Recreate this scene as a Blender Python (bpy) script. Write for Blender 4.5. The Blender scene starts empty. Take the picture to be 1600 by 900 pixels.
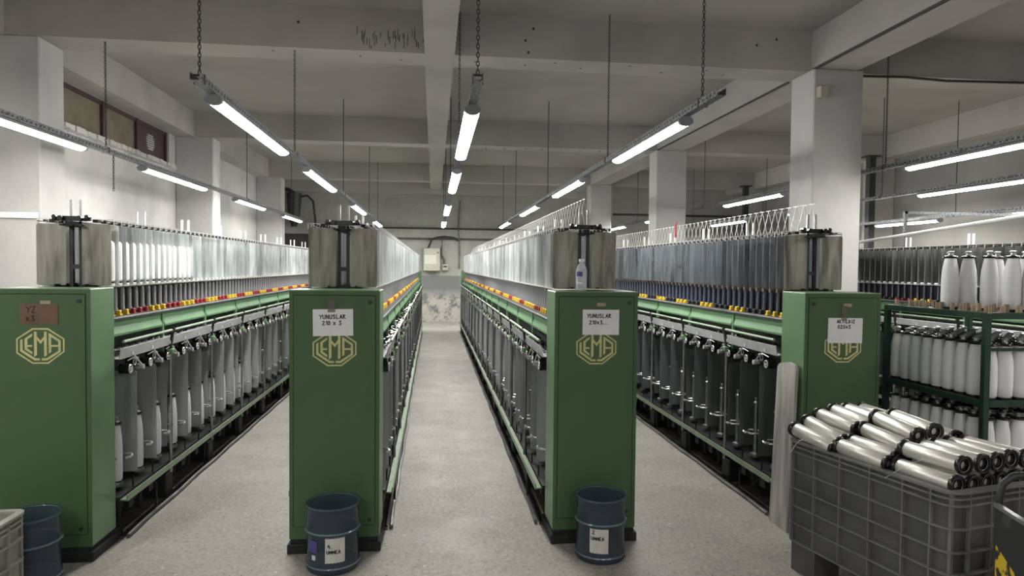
import bpy, math, random
from mathutils import Vector, Matrix
random.seed(7)
S = bpy.context.scene
COL = S.collection
R = math.radians

# ---------------------------------------------------------------- camera, world, exposure
F_PX, ROLL, PHI, THETA, CAM_H = 1050.0, 0.010, 0.1168, 0.0314, 1.57
fw = Vector((math.sin(PHI)*math.cos(THETA), math.cos(PHI)*math.cos(THETA), -math.sin(THETA)))
r0 = Vector((math.cos(PHI), -math.sin(PHI), 0)); u0 = r0.cross(fw)
cr = r0*math.cos(ROLL) + u0*math.sin(ROLL); cu = -r0*math.sin(ROLL) + u0*math.cos(ROLL)
cd = bpy.data.cameras.new('camera'); cam = bpy.data.objects.new('camera', cd); COL.objects.link(cam)
cd.sensor_width = 36.0; cd.lens = 36.0*F_PX/1600.0; cd.clip_start = 0.05; cd.clip_end = 100
m = Matrix((cr, cu, -fw)).transposed().to_4x4(); m.translation = Vector((0, 0, CAM_H)); cam.matrix_world = m
S.camera = cam
W = bpy.data.worlds.new('world'); S.world = W; W.use_nodes = True
W.node_tree.nodes['Background'].inputs[0].default_value = (0.55, 0.6, 0.7, 1)
W.node_tree.nodes['Background'].inputs[1].default_value = 0.05
S.view_settings.view_transform = 'Standard'; S.view_settings.look = 'None'
S.view_settings.gamma = 1.0; S.view_settings.use_curve_mapping = False
S.view_settings.exposure = 0.0
LAMP = 92.0          # emission of the lamp diffusers

# ---------------------------------------------------------------- materials
MATS = {}
def mat(name, col=(.5, .5, .5), rough=.5, metal=0., spec=.5, var=0., scale=8., bump=0., bscale=60., emit=None, coord='Object', stretch=None, col2=None, lo=.35, hi=.65, detail=6., rvar=0.):
    if name in MATS: return MATS[name]
    m = bpy.data.materials.new(name); m.use_nodes = True; n = m.node_tree.nodes; l = m.node_tree.links
    b = n['Principled BSDF']
    b.inputs['Base Color'].default_value = (*col, 1); b.inputs['Roughness'].default_value = rough
    b.inputs['Metallic'].default_value = metal; b.inputs['Specular IOR Level'].default_value = spec
    if emit:
        b.inputs['Emission Color'].default_value = (*col, 1); b.inputs['Emission Strength'].default_value = emit
    if var or bump or rvar:
        tc = n.new('ShaderNodeTexCoord'); src = tc.outputs[coord]
        if stretch:
            mp = n.new('ShaderNodeMapping'); mp.inputs['Scale'].default_value = stretch; l.new(src, mp.inputs[0]); src = mp.outputs[0]
    if var or rvar:
        nz = n.new('ShaderNodeTexNoise'); nz.inputs['Scale'].default_value = scale; nz.inputs['Detail'].default_value = detail; l.new(src, nz.inputs['Vector'])
        mr = n.new('ShaderNodeMapRange'); mr.inputs[1].default_value = lo; mr.inputs[2].default_value = hi; l.new(nz.outputs[0], mr.inputs[0])
        if var:
            mx = n.new('ShaderNodeMix'); mx.data_type = 'RGBA'
            c2 = col2 if col2 else tuple(max(0., c*(1-var)) for c in col)
            mx.inputs[6].default_value = (*col, 1); mx.inputs[7].default_value = (*c2, 1)
            l.new(mr.outputs[0], mx.inputs[0]); l.new(mx.outputs[2], b.inputs['Base Color'])
        if rvar:
            m2 = n.new('ShaderNodeMapRange'); m2.inputs[3].default_value = rough; m2.inputs[4].default_value = rough+rvar
            l.new(mr.outputs[0], m2.inputs[0]); l.new(m2.outputs[0], b.inputs['Roughness'])
    if bump:
        nb = n.new('ShaderNodeTexNoise'); nb.inputs['Scale'].default_value = bscale; nb.inputs['Detail'].default_value = 4; l.new(src, nb.inputs['Vector'])
        bp = n.new('ShaderNodeBump'); bp.inputs['Strength'].default_value = bump; bp.inputs['Distance'].default_value = .01
        l.new(nb.outputs[0], bp.inputs['Height']); l.new(bp.outputs[0], b.inputs['Normal'])
    MATS[name] = m; return m

def clear_plastic(name, tint, body, fac, rough=.15):
    m = bpy.data.materials.new(name); m.use_nodes = True; n = m.node_tree.nodes; l = m.node_tree.links
    b = n['Principled BSDF']; b.inputs['Base Color'].default_value = (*body, 1); b.inputs['Roughness'].default_value = rough
    t = n.new('ShaderNodeBsdfTransparent'); t.inputs[0].default_value = (*tint, 1)
    mx = n.new('ShaderNodeMixShader'); mx.inputs[0].default_value = fac
    l.new(t.outputs[0], mx.inputs[1]); l.new(b.outputs[0], mx.inputs[2]); l.new(mx.outputs[0], n['Material Output'].inputs[0])
    MATS[name] = m; return m

M_wall = mat('white_wall_paint', (.47, .465, .45), .75, var=.3, scale=1.3, lo=.45, hi=.8, bump=.35, bscale=18)
M_ceil = mat('grey_white_ceiling_paint', (.36, .35, .325), .8, var=.22, scale=.8, lo=.4, hi=.75, bump=.2, bscale=14)
M_beam = mat('beam_paint', (.385, .375, .35), .8, var=.25, scale=1.1, lo=.45, hi=.8, bump=.3, bscale=22)
M_green = mat('cabinet_green_lit', (.145, .255, .135), .34, var=.2, scale=3, lo=.45, hi=.75, bump=.05, bscale=90)  # lighter green: the light on the cabinet sides is put into the colour
M_green_shaded = mat('cabinet_green_shaded', (.060, .118, .050), .42, var=.25, scale=2.5, lo=.5, hi=.8, bump=.04, bscale=90)  # darker copy of the cabinet green, shade on the fronts painted in
M_green_lt = mat('panel_green_paint', (.13, .27, .13), .38, var=.15, scale=5)
M_rail_green = mat('rail_pale_green', (.27, .36, .25), .4, var=.35, scale=14, lo=.5, hi=.75, metal=.1)
M_groove = mat('black_groove', (.012, .016, .012), .8)
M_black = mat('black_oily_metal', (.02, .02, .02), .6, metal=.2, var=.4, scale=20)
M_blackpl = mat('black_plastic', (.014, .013, .012), .27)
M_dark = mat('dark_grey_metal', (.06, .062, .06), .5, metal=.5, var=.3, scale=12)
def plate_material(name, col, rough, metal, spread, streak):
    m = mat(name, col, rough, metal); n = m.node_tree.nodes; l = m.node_tree.links; b = n['Principled BSDF']
    tc = n.new('ShaderNodeTexCoord'); oi = n.new('ShaderNodeObjectInfo'); sp = n.new('ShaderNodeSeparateXYZ'); l.new(tc.outputs['Object'], sp.inputs[0])
    def mth(op, a, c):
        x = n.new('ShaderNodeMath'); x.operation = op
        for i, v in enumerate((a, c)):
            if hasattr(v, 'is_linked'): l.new(v, x.inputs[i])
            else: x.inputs[i].default_value = v
        return x.outputs[0]
    seed = mth('ADD', mth('MULTIPLY', oi.outputs['Random'], 37.), mth('FLOOR', mth('MULTIPLY', mth('ADD', sp.outputs[1], .02), 1/.0933), 0))
    wn = n.new('ShaderNodeTexWhiteNoise'); wn.noise_dimensions = '1D'; l.new(seed, wn.inputs['W'])
    cb = n.new('ShaderNodeCombineXYZ'); l.new(mth('MULTIPLY', sp.outputs[0], 16.), cb.inputs[0]); l.new(mth('MULTIPLY', seed, 3.1), cb.inputs[1]); l.new(mth('MULTIPLY', sp.outputs[2], 2.2), cb.inputs[2])
    nz = n.new('ShaderNodeTexNoise'); nz.inputs['Scale'].default_value = 1.4; nz.inputs['Detail'].default_value = 5; nz.inputs['Distortion'].default_value = .6; l.new(cb.outputs[0], nz.inputs['Vector'])
    ct = n.new('ShaderNodeMapRange'); ct.inputs[1].default_value = .32; ct.inputs[2].default_value = .68; l.new(nz.outputs[0], ct.inputs[0])
    f = mth('ADD', mth('ADD', 1.-spread-streak*.5, mth('MULTIPLY', wn.outputs['Value'], spread*1.6)), mth('MULTIPLY', ct.outputs[0], streak))
    mx = n.new('ShaderNodeVectorMath'); mx.operation = 'SCALE'; mx.inputs[0].default_value = col; l.new(f, mx.inputs['Scale']); l.new(mx.outputs[0], b.inputs['Base Color'])
    mr = n.new('ShaderNodeMapRange'); mr.inputs[1].default_value = .3; mr.inputs[2].default_value = .7; mr.inputs[3].default_value = rough-.08; mr.inputs[4].default_value = rough+.18
    l.new(nz.outputs[0], mr.inputs[0]); l.new(mr.outputs[0], b.inputs['Roughness'])
    return m
M_zinc = plate_material('galvanised_plate', (.66, .69, .68), .36, .7, .28, .5)
M_zinc_end = plate_material('worn_end_plate', (.28, .272, .238), .42, .65, .05, .9)
M_zinc_dk = plate_material('blue_grey_plate', (.35, .385, .405), .34, .7, .25, .5)
M_zinc_bk = plate_material('dull_dark_plate', (.15, .155, .145), .5, .5, .25, .6)
M_lowpl = plate_material('grey_lower_plate', (.43, .445, .45), .40, .35, .18, .3)
M_lowpl_dk = plate_material('dark_lower_plate', (.155, .172, .172), .40, .35, .15, .3)
M_steel = mat('grey_steel', (.42, .43, .42), .35, metal=.85, var=.25, scale=20)
M_chrome = mat('chrome', (.8, .8, .78), .16, metal=1.)
M_bright = mat('bright_nickel', (.78, .78, .76), .22, metal=.55)
M_alu = mat('aluminium_tray', (.62, .63, .63), .4, metal=.25, var=.15, scale=9)
M_spindle = mat('grey_spindle', (.16, .16, .165), .42, metal=.5)
M_spindle_navy = mat('navy_spindle', (.018, .024, .045), .35)
M_brass = mat('brown_metal_hook', (.35, .27, .2), .35, metal=.8)
M_yellow = mat('yellow_block', (.75, .50, .03), .45)
M_red = mat('red_block', (.33, .025, .03), .45)
M_blkblock = mat('black_block', (.02, .02, .022), .45)
M_white = mat('white_plastic', (.80, .80, .79), .4)
M_paper = mat('paper', (.80, .80, .82), .85, var=.08, scale=12)
M_paper2 = mat('grubby_paper', (.62, .61, .56), .85, var=.15, scale=12)
M_card = mat('brown_cardboard', (.175, .105, .072), .85, var=.2, scale=10)
M_card2 = mat('tan_sticker', (.36, .29, .22), .7)
M_ink = mat('black_ink', (.01, .01, .012), .7)
M_logo = mat('cream_logo_paint', (.60, .57, .27), .6, var=.15, scale=30)
M_yarn = mat('white_yarn', (.86, .86, .87), .55, var=.06, scale=1.5, stretch=(1, 1, 60), bump=.15, bscale=3)
M_silver = mat('silver_filament', (.80, .79, .74), .38, metal=.6)
M_wood = mat('raw_wood', (.42, .31, .2), .7, var=.3, scale=12, stretch=(1, 1, .2))
M_plank = mat('whitewashed_plank', (.52, .50, .47), .85, var=.5, scale=4, stretch=(4, 4, .5), bump=.3, bscale=30)
M_rack = mat('dark_green_frame', (.018, .055, .035), .42, var=.3, scale=15)
M_crate = mat('dusty_grey_plastic', (.105, .105, .10), .55, var=.3, scale=6, bump=.05)
M_crate_rib = mat('grey_plastic_rib_lit', (.20, .20, .19), .5, var=.25, scale=9)  # paler than the crate body: light on the rib edges is painted in
M_crate_lt = mat('pale_grey_plastic', (.36, .36, .32), .5, var=.3, scale=7)
M_cart = mat('scratched_dark_metal', (.045, .048, .05), .45, metal=.5, var=.9, col2=(.25, .25, .24), scale=7, lo=.6, hi=.75)
M_rust = mat('rusty_cardboard', (.28, .16, .09), .8, var=.4, scale=8)
M_tape = mat('yellow_black_tape', (.62, .43, .02), .5, var=.9, col2=(.02, .02, .02), scale=22, lo=.5, hi=.54)
M_housing = mat('lamp_housing', (.42, .43, .45), .35, metal=.3)
M_lampcap = mat('lamp_end_cap', (.25, .26, .28), .4)
M_rail = mat('slotted_rail', (.23, .24, .245), .45, metal=.6, var=.6, scale=60, lo=.5, hi=.56, detail=1)
M_chain = mat('chain_metal', (.06, .058, .055), .45, metal=.7)
M_light = mat('lit_diffuser', (1.0, .985, .95), .5, emit=LAMP)
M_frame = mat('maroon_window_frame', (.055, .028, .032), .5)
M_pane = mat('dusty_pane', (.20, .175, .125), .25, var=.25, scale=3)  # opaque tan pane colour with random mottling
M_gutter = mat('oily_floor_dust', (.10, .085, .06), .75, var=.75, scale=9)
M_conduit = mat('conduit', (.20, .20, .20), .4, metal=.5, var=.5, scale=6)
M_cable = mat('black_cable', (.025, .025, .025), .6)
M_cream = mat('cream_enamel', (.42, .41, .34), .45, var=.15, scale=6)
M_wire = mat('pale_wire', (.62, .62, .60), .35, metal=.5)
M_bucket = clear_plastic('blue_clear_plastic', (.62, .70, .75), (.075, .10, .125), .46)
M_bottle = clear_plastic('clear_plastic', (.90, .92, .93), (.85, .88, .9), .26, .05)
M_ridge = mat('blue_grey_ridge', (.13, .175, .21), .15)
M_purple = mat('purple_label', (.06, .05, .22), .5)
M_redtie = mat('red_tie', (.30, .03, .05), .6)
M_pink = mat('pink_wire', (.55, .30, .32), .5)

def floor_material():
    m = bpy.data.materials.new('concrete_floor'); m.use_nodes = True; n = m.node_tree.nodes; l = m.node_tree.links
    b = n['Principled BSDF']; b.inputs['Roughness'].default_value = .55
    tc = n.new('ShaderNodeTexCoord')
    def noise(s, d=6, rough=.5):
        z = n.new('ShaderNodeTexNoise'); z.inputs['Scale'].default_value = s; z.inputs['Detail'].default_value = d; z.inputs['Roughness'].default_value = rough
        l.new(tc.outputs['Object'], z.inputs['Vector']); return z.outputs[0]
    def ramp(src, lo, hi, a, c):
        mr = n.new('ShaderNodeMapRange'); mr.inputs[1].default_value = lo; mr.inputs[2].default_value = hi; mr.inputs[3].default_value = a; mr.inputs[4].default_value = c
        l.new(src, mr.inputs[0]); return mr.outputs[0]
    def mix(f, a, c, mode='MIX'):
        x = n.new('ShaderNodeMix'); x.data_type = 'RGBA'; x.blend_type = mode
        if hasattr(f, 'is_linked'): l.new(f, x.inputs[0])
        else: x.inputs[0].default_value = f
        for i, v in ((6, a), (7, c)):
            if hasattr(v, 'is_linked'): l.new(v, x.inputs[i])
            else: x.inputs[i].default_value = (*v, 1)
        return x.outputs[2]
    c = mix(ramp(noise(1.4, 7, .65), .38, .66, 0, 1), (.325, .305, .27), (.225, .212, .19))
    c = mix(ramp(noise(38, 5, .75), .42, .60, 0, .7), c, (.40, .38, .345))
    c = mix(ramp(noise(9, 9, .8), .54, .66, 0, .55), c, (.16, .15, .14))
    c = mix(ramp(noise(55, 3), .62, .70, 0, .9), c, (.08, .075, .07))
    v = n.new('ShaderNodeTexVoronoi'); v.inputs['Scale'].default_value = 11; l.new(tc.outputs['Object'], v.inputs['Vector'])
    c = mix(ramp(v.outputs['Distance'], .05, .09, .9, 0), c, (.60, .59, .56))
    l.new(c, b.inputs['Base Color'])
    l.new(ramp(noise(3, 5), .3, .7, .42, .65), b.inputs['Roughness'])
    bp = n.new('ShaderNodeBump'); bp.inputs['Strength'].default_value = .25; bp.inputs['Distance'].default_value = .004
    l.new(noise(60, 5), bp.inputs['Height']); l.new(bp.outputs[0], b.inputs['Normal'])
    return m
M_floor = floor_material()

def backwall_material():
    m = bpy.data.materials.new('two_tone_wall'); m.use_nodes = True; n = m.node_tree.nodes; l = m.node_tree.links
    b = n['Principled BSDF']; b.inputs['Roughness'].default_value = .7
    tc = n.new('ShaderNodeTexCoord'); sp = n.new('ShaderNodeSeparateXYZ'); l.new(tc.outputs['Object'], sp.inputs[0])
    nz = n.new('ShaderNodeTexNoise'); nz.inputs['Scale'].default_value = 5.5; nz.inputs['Detail'].default_value = 9; nz.inputs['Roughness'].default_value = .7; l.new(tc.outputs['Object'], nz.inputs['Vector'])
    def mr(src, a, c, d=0., e=1.):
        x = n.new('ShaderNodeMapRange'); x.inputs[1].default_value = a; x.inputs[2].default_value = c; x.inputs[3].default_value = d; x.inputs[4].default_value = e; l.new(src, x.inputs[0]); return x.outputs[0]
    def math_(op, a, c):
        x = n.new('ShaderNodeMath'); x.operation = op
        for i, v in enumerate((a, c)):
            if hasattr(v, 'is_linked'): l.new(v, x.inputs[i])
            else: x.inputs[i].default_value = v
        return x.outputs[0]
    def mix(f, a, c):
        x = n.new('ShaderNodeMix'); x.data_type = 'RGBA'; l.new(f, x.inputs[0])
        for i, v in ((6, a), (7, c)):
            if hasattr(v, 'is_linked'): l.new(v, x.inputs[i])
            else: x.inputs[i].default_value = (*v, 1)
        return x.outputs[2]
    lower = mr(sp.outputs[2], 1.29, 1.31, 1, 0)
    peelband = math_('MULTIPLY', mr(sp.outputs[2], .95, .6, 0, 1), mr(nz.outputs[0], .42, .5))
    grey = mix(peelband, (.17, .175, .175), (.46, .44, .40))
    up = mix(mr(nz.outputs[0], .4, .75), (.34, .34, .315), (.27, .27, .25))
    l.new(mix(lower, up, grey), b.inputs['Base Color'])
    return m
M_back = backwall_material()

# ---------------------------------------------------------------- mesh helpers
class MB:
    def __init__(s): s.v = []; s.f = []; s.sm = False
    def add(s, vs, fs):
        k = len(s.v); s.v += [tuple(p) for p in vs]; s.f += [tuple(i+k for i in f) for f in fs]; return s
    def box(s, x0, x1, y0, y1, z0, z1):
        return s.add([(x0,y0,z0),(x1,y0,z0),(x1,y1,z0),(x0,y1,z0),(x0,y0,z1),(x1,y0,z1),(x1,y1,z1),(x0,y1,z1)],
                     [(0,3,2,1),(4,5,6,7),(0,1,5,4),(1,2,6,5),(2,3,7,6),(3,0,4,7)])
    def cbox(s, x0, x1, y0, y1, z0, z1, c=.004):
        X=(x0,x1);Y=(y0,y1);Z=(z0,z1); vs=[];idx={}
        for i in (0,1):
            for j in (0,1):
                for k in (0,1):
                    dx=c if i==0 else -c; dy=c if j==0 else -c; dz=c if k==0 else -c
                    for a,p in (('x',(X[i],Y[j]+dy,Z[k]+dz)),('y',(X[i]+dx,Y[j],Z[k]+dz)),('z',(X[i]+dx,Y[j]+dy,Z[k]))):
                        idx[(i,j,k,a)]=len(vs); vs.append(p)
        g=lambda *q: idx[q]; fs=[]
        for i in (0,1):
            q=[g(i,0,0,'x'),g(i,1,0,'x'),g(i,1,1,'x'),g(i,0,1,'x')]; fs.append(q if i else q[::-1])
            q=[g(0,i,0,'y'),g(1,i,0,'y'),g(1,i,1,'y'),g(0,i,1,'y')]; fs.append(q[::-1] if i else q)
            q=[g(0,0,i,'z'),g(1,0,i,'z'),g(1,1,i,'z'),g(0,1,i,'z')]; fs.append(q if i else q[::-1])
        for i in (0,1):
            for j in (0,1):
                fs.append([g(i,j,0,'x'),g(i,j,0,'y'),g(i,j,1,'y'),g(i,j,1,'x')])
                fs.append([g(i,0,j,'x'),g(i,0,j,'z'),g(i,1,j,'z'),g(i,1,j,'x')])
                fs.append([g(0,i,j,'y'),g(0,i,j,'z'),g(1,i,j,'z'),g(1,i,j,'y')])
                for k in (0,1): fs.append([g(i,j,k,'x'),g(i,j,k,'y'),g(i,j,k,'z')])
        cx,cy,cz=(x0+x1)/2,(y0+y1)/2,(z0+z1)/2
        out=[]
        for f in fs:
            a,b,c_=(Vector(vs[f[0]]),Vector(vs[f[1]]),Vector(vs[f[2]]))
            nrm=(b-a).cross(c_-a); ctr=sum((Vector(vs[q]) for q in f),Vector())/len(f)-Vector((cx,cy,cz))
            # scale-free outward test
            out.append(tuple(f) if nrm.dot(Vector((ctr.x/(x1-x0),ctr.y/(y1-y0),ctr.z/(z1-z0))))>=0 else tuple(f[::-1]))
        return s.add(vs,out)
    def cyl(s, p0, p1, r, n=10, r2=None, caps=True):
        s.sm = True
        p0=Vector(p0);p1=Vector(p1);d=(p1-p0).normalized();a=d.orthogonal().normalized();b=d.cross(a); r2=r if r2 is None else r2
        vs=[p0+(a*math.cos(t)+b*math.sin(t))*r for t in (2*math.pi*i/n for i in range(n))]+[p1+(a*math.cos(t)+b*math.sin(t))*r2 for t in (2*math.pi*i/n for i in range(n))]
        fs=[(i,(i+1)%n,n+(i+1)%n,n+i) for i in range(n)]
        if caps: fs+=[tuple(range(n))[::-1],tuple(range(n,2*n))]
        return s.add(vs,fs)
    def tube(s, pts, r, n=6, closed=False, caps=True):
        s.sm = True
        P=[Vector(p) for p in pts]; N=len(P); rings=[]; a=None
        for i in range(N):
            if closed: t=(P[(i+1)%N]-P[i-1])
            else: t=(P[min(i+1,N-1)]-P[max(i-1,0)])
            t.normalize()
            if a is None: a=t.orthogonal().normalized()
            else:
                a=a-t*a.dot(t)
                a=a.normalized() if a.length>1e-6 else t.orthogonal().normalized()
            b=t.cross(a); rings.append([P[i]+(a*math.cos(q)+b*math.sin(q))*r for q in (2*math.pi*k/n for k in range(n))])
        vs=[p for g in rings for p in g]; fs=[]
        for i in range(N if closed else N-1):
            j=(i+1)%N
            for k in range(n): fs.append((i*n+k,i*n+(k+1)%n,j*n+(k+1)%n,j*n+k))
        if not closed and caps: fs+=[tuple(range(n))[::-1],tuple(range((N-1)*n,N*n))]
        return s.add(vs,fs)
    def lathe(s, prof, n=16, o=(0,0,0), closed=False):
        s.sm = True
        vs=[(o[0]+r*math.cos(2*math.pi*k/n),o[1]+r*math.sin(2*math.pi*k/n),o[2]+z) for r,z in prof for k in range(n)]; fs=[]; L=len(prof)
        for i in range(L if closed else L-1):
            j=(i+1)%L
            for k in range(n): fs.append((i*n+k,i*n+(k+1)%n,j*n+(k+1)%n,j*n+k))
        if not closed:
            if prof[0][0]>1e-5: fs.append(tuple(range(n))[::-1])
            if prof[-1][0]>1e-5: fs.append(tuple(range((L-1)*n,L*n)))
        return s.add(vs,fs)
    def prism(s, poly, y0, y1, axis='y'):
        # poly in (a,b); extruded along axis
        def P(a,b,c): return {'y':(a,c,b),'x':(c,a,b),'z':(a,b,c)}[axis]
        n=len(poly); vs=[P(a,b,y0) for a,b in poly]+[P(a,b,y1) for a,b in poly]
        area=sum(poly[i][0]*poly[(i+1)%n][1]-poly[(i+1)%n][0]*poly[i][1] for i in range(n))
        flip=(area>0)^(axis=='y')^(y1<y0)
        fs=[tuple(range(n))[::-1],tuple(range(n,2*n))]+[(i,(i+1)%n,n+(i+1)%n,n+i) for i in range(n)]
        if not flip: fs=[f[::-1] for f in fs]
        return s.add(vs,fs)
    def mesh(s, name, material):
        me=bpy.data.meshes.new(name); me.from_pydata(s.v,[],s.f)
        if material: me.materials.append(material)
        if s.sm:
            me.shade_smooth()
            try: me.set_sharp_from_angle(angle=R(38))
            except Exception: pass
        me.update(); return me
    def build(s, name, material, parent=None, loc=(0,0,0), **props):
        return obj(name, s.mesh(name, material), parent, loc, **props)

def obj(name, data, parent=None, loc=(0,0,0), **props):
    o=bpy.data.objects.new(name, data); COL.objects.link(o); o.location=loc
    if parent: o.parent=parent
    for k,v in props.items(): o[k]=v
    return o
def thing(name, label, cat, loc=(0,0,0), rz=0., group=None):
    o=obj(name, None, None, loc, label=label, category=cat); o.rotation_euler=(0,0,rz); o.empty_display_size=.05
    if group: o['group']=group
    return o
CACHE={}
def rep(parent, name, key, fn, material, pos, nind, **props):
    """nind first pieces as objects sharing one mesh, the others joined in one part."""
    ck=(key,material.name)
    if pos[:nind]:
        if ck not in CACHE:
            b=MB(); fn(b,0,0,0); CACHE[ck]=b.mesh(name,material)
        for p in pos[:nind]: obj(name, CACHE[ck], parent, p, **props)
    rest=pos[nind:]
    if rest:
        rk=ck+('rest',len(rest),round(rest[0][0],3),round(rest[0][1],3))
        if rk not in CACHE:
            b=MB()
            for p in rest: fn(b,*p)
            CACHE[rk]=b.mesh(name+'_row',material)
        obj(name+'_row', CACHE[rk], parent, kind='stuff')
ORD=['first','second','third','fourth','fifth','sixth','seventh','eighth','ninth','tenth','eleventh','twelfth','thirteenth','fourteenth','fifteenth','sixteenth','seventeenth','eighteenth']

# ---------------------------------------------------------------- the room
XL, XR, YB, YF, ZC, ZB = -4.3, 8.7, 19.0, -6.0, 4.12, 3.70
def struct(name, b, material, parent=None): return b.build(name, material, parent, kind='structure')
struct('floor', MB().box(XL-.3, XR+.3, YF-.3, YB+.3, -.1, 0), M_floor)
struct('ceiling', MB().box(XL-.3, XR+.3, YF-.3, YB+.3, ZC, ZC+.12), M_ceil)
struct('wall_back', MB().box(XL-.2, XR+.2, YB, YB+.2, 0, ZC), M_back)
struct('wall_front', MB().box(XL-.2, XR+.2, YF-.2, YF, 0, ZC), M_wall)
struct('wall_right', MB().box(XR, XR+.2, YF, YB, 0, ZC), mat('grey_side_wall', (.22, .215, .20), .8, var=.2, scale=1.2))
WY0, WY1, WZ0, WZ1 = 7.45, 11.62, 3.17, 3.70
wl = MB(); wl.box(XL-.2, XL, YF, YB, 0, WZ0).box(XL-.2, XL, YF, YB, WZ1, ZC).box(XL-.2, XL, YF, WY0, WZ0, WZ1).box(XL-.2, XL, WY1, YB, WZ0, WZ1)
struct('wall_left', wl, M_wall)
bY = [(-3.35, -2.95), (1.75, 2.15), (6.87, 7.28), (11.9, 12.27), (17.05, 17.4)]
beams = []
for a, c in bY:
    beams.append(struct('ceiling_beam', MB().box(XL, XR, a, c, ZB, ZC), M_beam))
for a, c in [(-.10, .20), (4.02, 4.48), (8.45, XR), (XL, -4.0)]:
    struct('ceiling_beam', MB().box(a, c, YF, YB, ZB-.002, ZC), M_beam)
struct('ceiling_beam', MB().box(XL, XR, 18.8, YB, 3.55, ZC), M_beam)
for a, c in bY:
    struct('column', MB().cbox(XL, -3.70, a, c+.02, 0, ZB, .012), M_wall)
    struct('column', MB().cbox(3.98, 4.54, a-.13, c-.08, 0, ZB, .012), M_wall)
for a, c in bY[3:]:
    struct('column', MB().cbox(8.3, XR, a, c, 0, ZB, .012), M_beam)
# window in the left wall, maroon frame, dusty panes, third field a vent board
w = struct('window_1', MB().box(XL-.10, XL-.04, WY0, WY1, WZ1-.05, WZ1).box(XL-.10, XL-.04, WY0, WY1, WZ0, WZ0+.04), M_frame)
for y in (WY0, 8.45, 9.48, 10.5, WY1-.05):
    MB().box(XL-.11, XL-.03, y, y+.05, WZ0, WZ1).build('window_frame', M_frame, w)
for a, c in ((WY0+.05, 8.45), (8.5, 9.48), (9.53, 10.5)):
    MB().box(XL-.08, XL-.07, a, c, WZ0+.04, WZ1-.05).build('pane', M_pane, w)
MB().box(XL-.08, XL-.06, 10.55, WY1-.05, WZ0+.04, WZ1-.05).build('vent_board', M_frame, w)
g = MB()
for k in range(7):
    zz = WZ0+.15+k*.035; hw = math.sqrt(max(0, .14**2-(zz-WZ0-.255)**2))
    g.box(XL-.058, XL-.045, 11.02-hw, 11.02+hw, zz, zz+.018)
g.build('vent_grille', M_alu, w)
g = MB(); n = 40
for k in range(n):
    a = WY0+(WY1-WY0+.1)*k/n; c = WY0+(WY1-WY0+.1)*(k+1)/n; g.box(XL, XL+.10+random.uniform(-.02, .02), a, c, WZ0-.05+random.uniform(-.012, .012), WZ0+.01)
struct('trim_1', g, M_wall)
# dark doorway and duct at the far end of the left side
d = struct('door_1', MB().box(-4.2, -3.45, YB-.03, YB-.005, 0, 2.35), mat('dark_doorway', (.05, .045, .04), .8))
MB().box(-4.26, -4.2, YB-.06, YB, 0, 2.42).box(-3.45, -3.39, YB-.06, YB, 0, 2.42).box(-4.2, -3.45, YB-.06, YB, 2.35, 2.42).build('door_frame', M_dark, d)
MB().box(-4.2, -4.02, YB-.05, YB-.032, 0, 2.3).build('door_leaf', M_rust, d)
t = thing('ventilation_duct', 'dark funnel shaped duct with pipes on the back wall above the doorway', 'duct', (-3.75, YB-.2, 2.6))
MB().cyl((0,0,.9), (0,0,.35), .20, 12, .16).cyl((0,0,.35), (0,0,0), .16, 12, .07).build('funnel', M_dark, t)
MB().tube([(0,0,.9),(-.15,0,1.0),(-.42,0,1.02)], .05, 8).build('pipe', M_dark, t)
MB().tube([(.12,0,.8),(.35,0,.85),(.5,0,.7),(.55,.05,.2),(.55,.05,-.6)], .03, 8).build('pipe', M_dark, t)
# anchor holes in the beams
for X_, Y_ in [(-.75,7.05),(.42,7.07),(.95,7.1),(1.25,6.98),(1.55,7.12),(2.05,6.97),(2.45,7.15),(2.9,7.0),(3.15,7.14),(-1.6,7.0),(-.35,7.12)]:
    MB().cyl((X_,Y_,ZB-.0025), (X_,Y_,ZB+.01), .012, 8).build('bolt_hole', M_cable, beams[2])
for X_, Z_ in [(-1.33,3.95),(1.0,4.0),(.92,3.88),(.95,3.76),(3.4,3.95),(3.62,4.02)]:
    MB().cyl((X_,6.868,Z_), (X_,6.88,Z_), .014, 8).build('bolt_hole', M_cable, beams[2])
for k in range(9):
    MB().cyl((.6+k*.34+random.uniform(-.05,.05),12.08,ZB-.0025), (.6+k*.34,12.08,ZB+.01), .012, 6).build('bolt_hole', M_cable, beams[3])
b = MB(); rd = random.Random(11)
for k in range(46):
    x = -.85+rd.random()**.7*.80; z0 = 3.72+rd.random()*.14; b.box(x, x+.006+.004*rd.random(), 6.8685, 6.8705, z0, z0+.03+.08*rd.random())
b.build('drip_stains', mat('brown_drip', (.10, .092, .08), .8), beams[2], kind='stuff')
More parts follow.
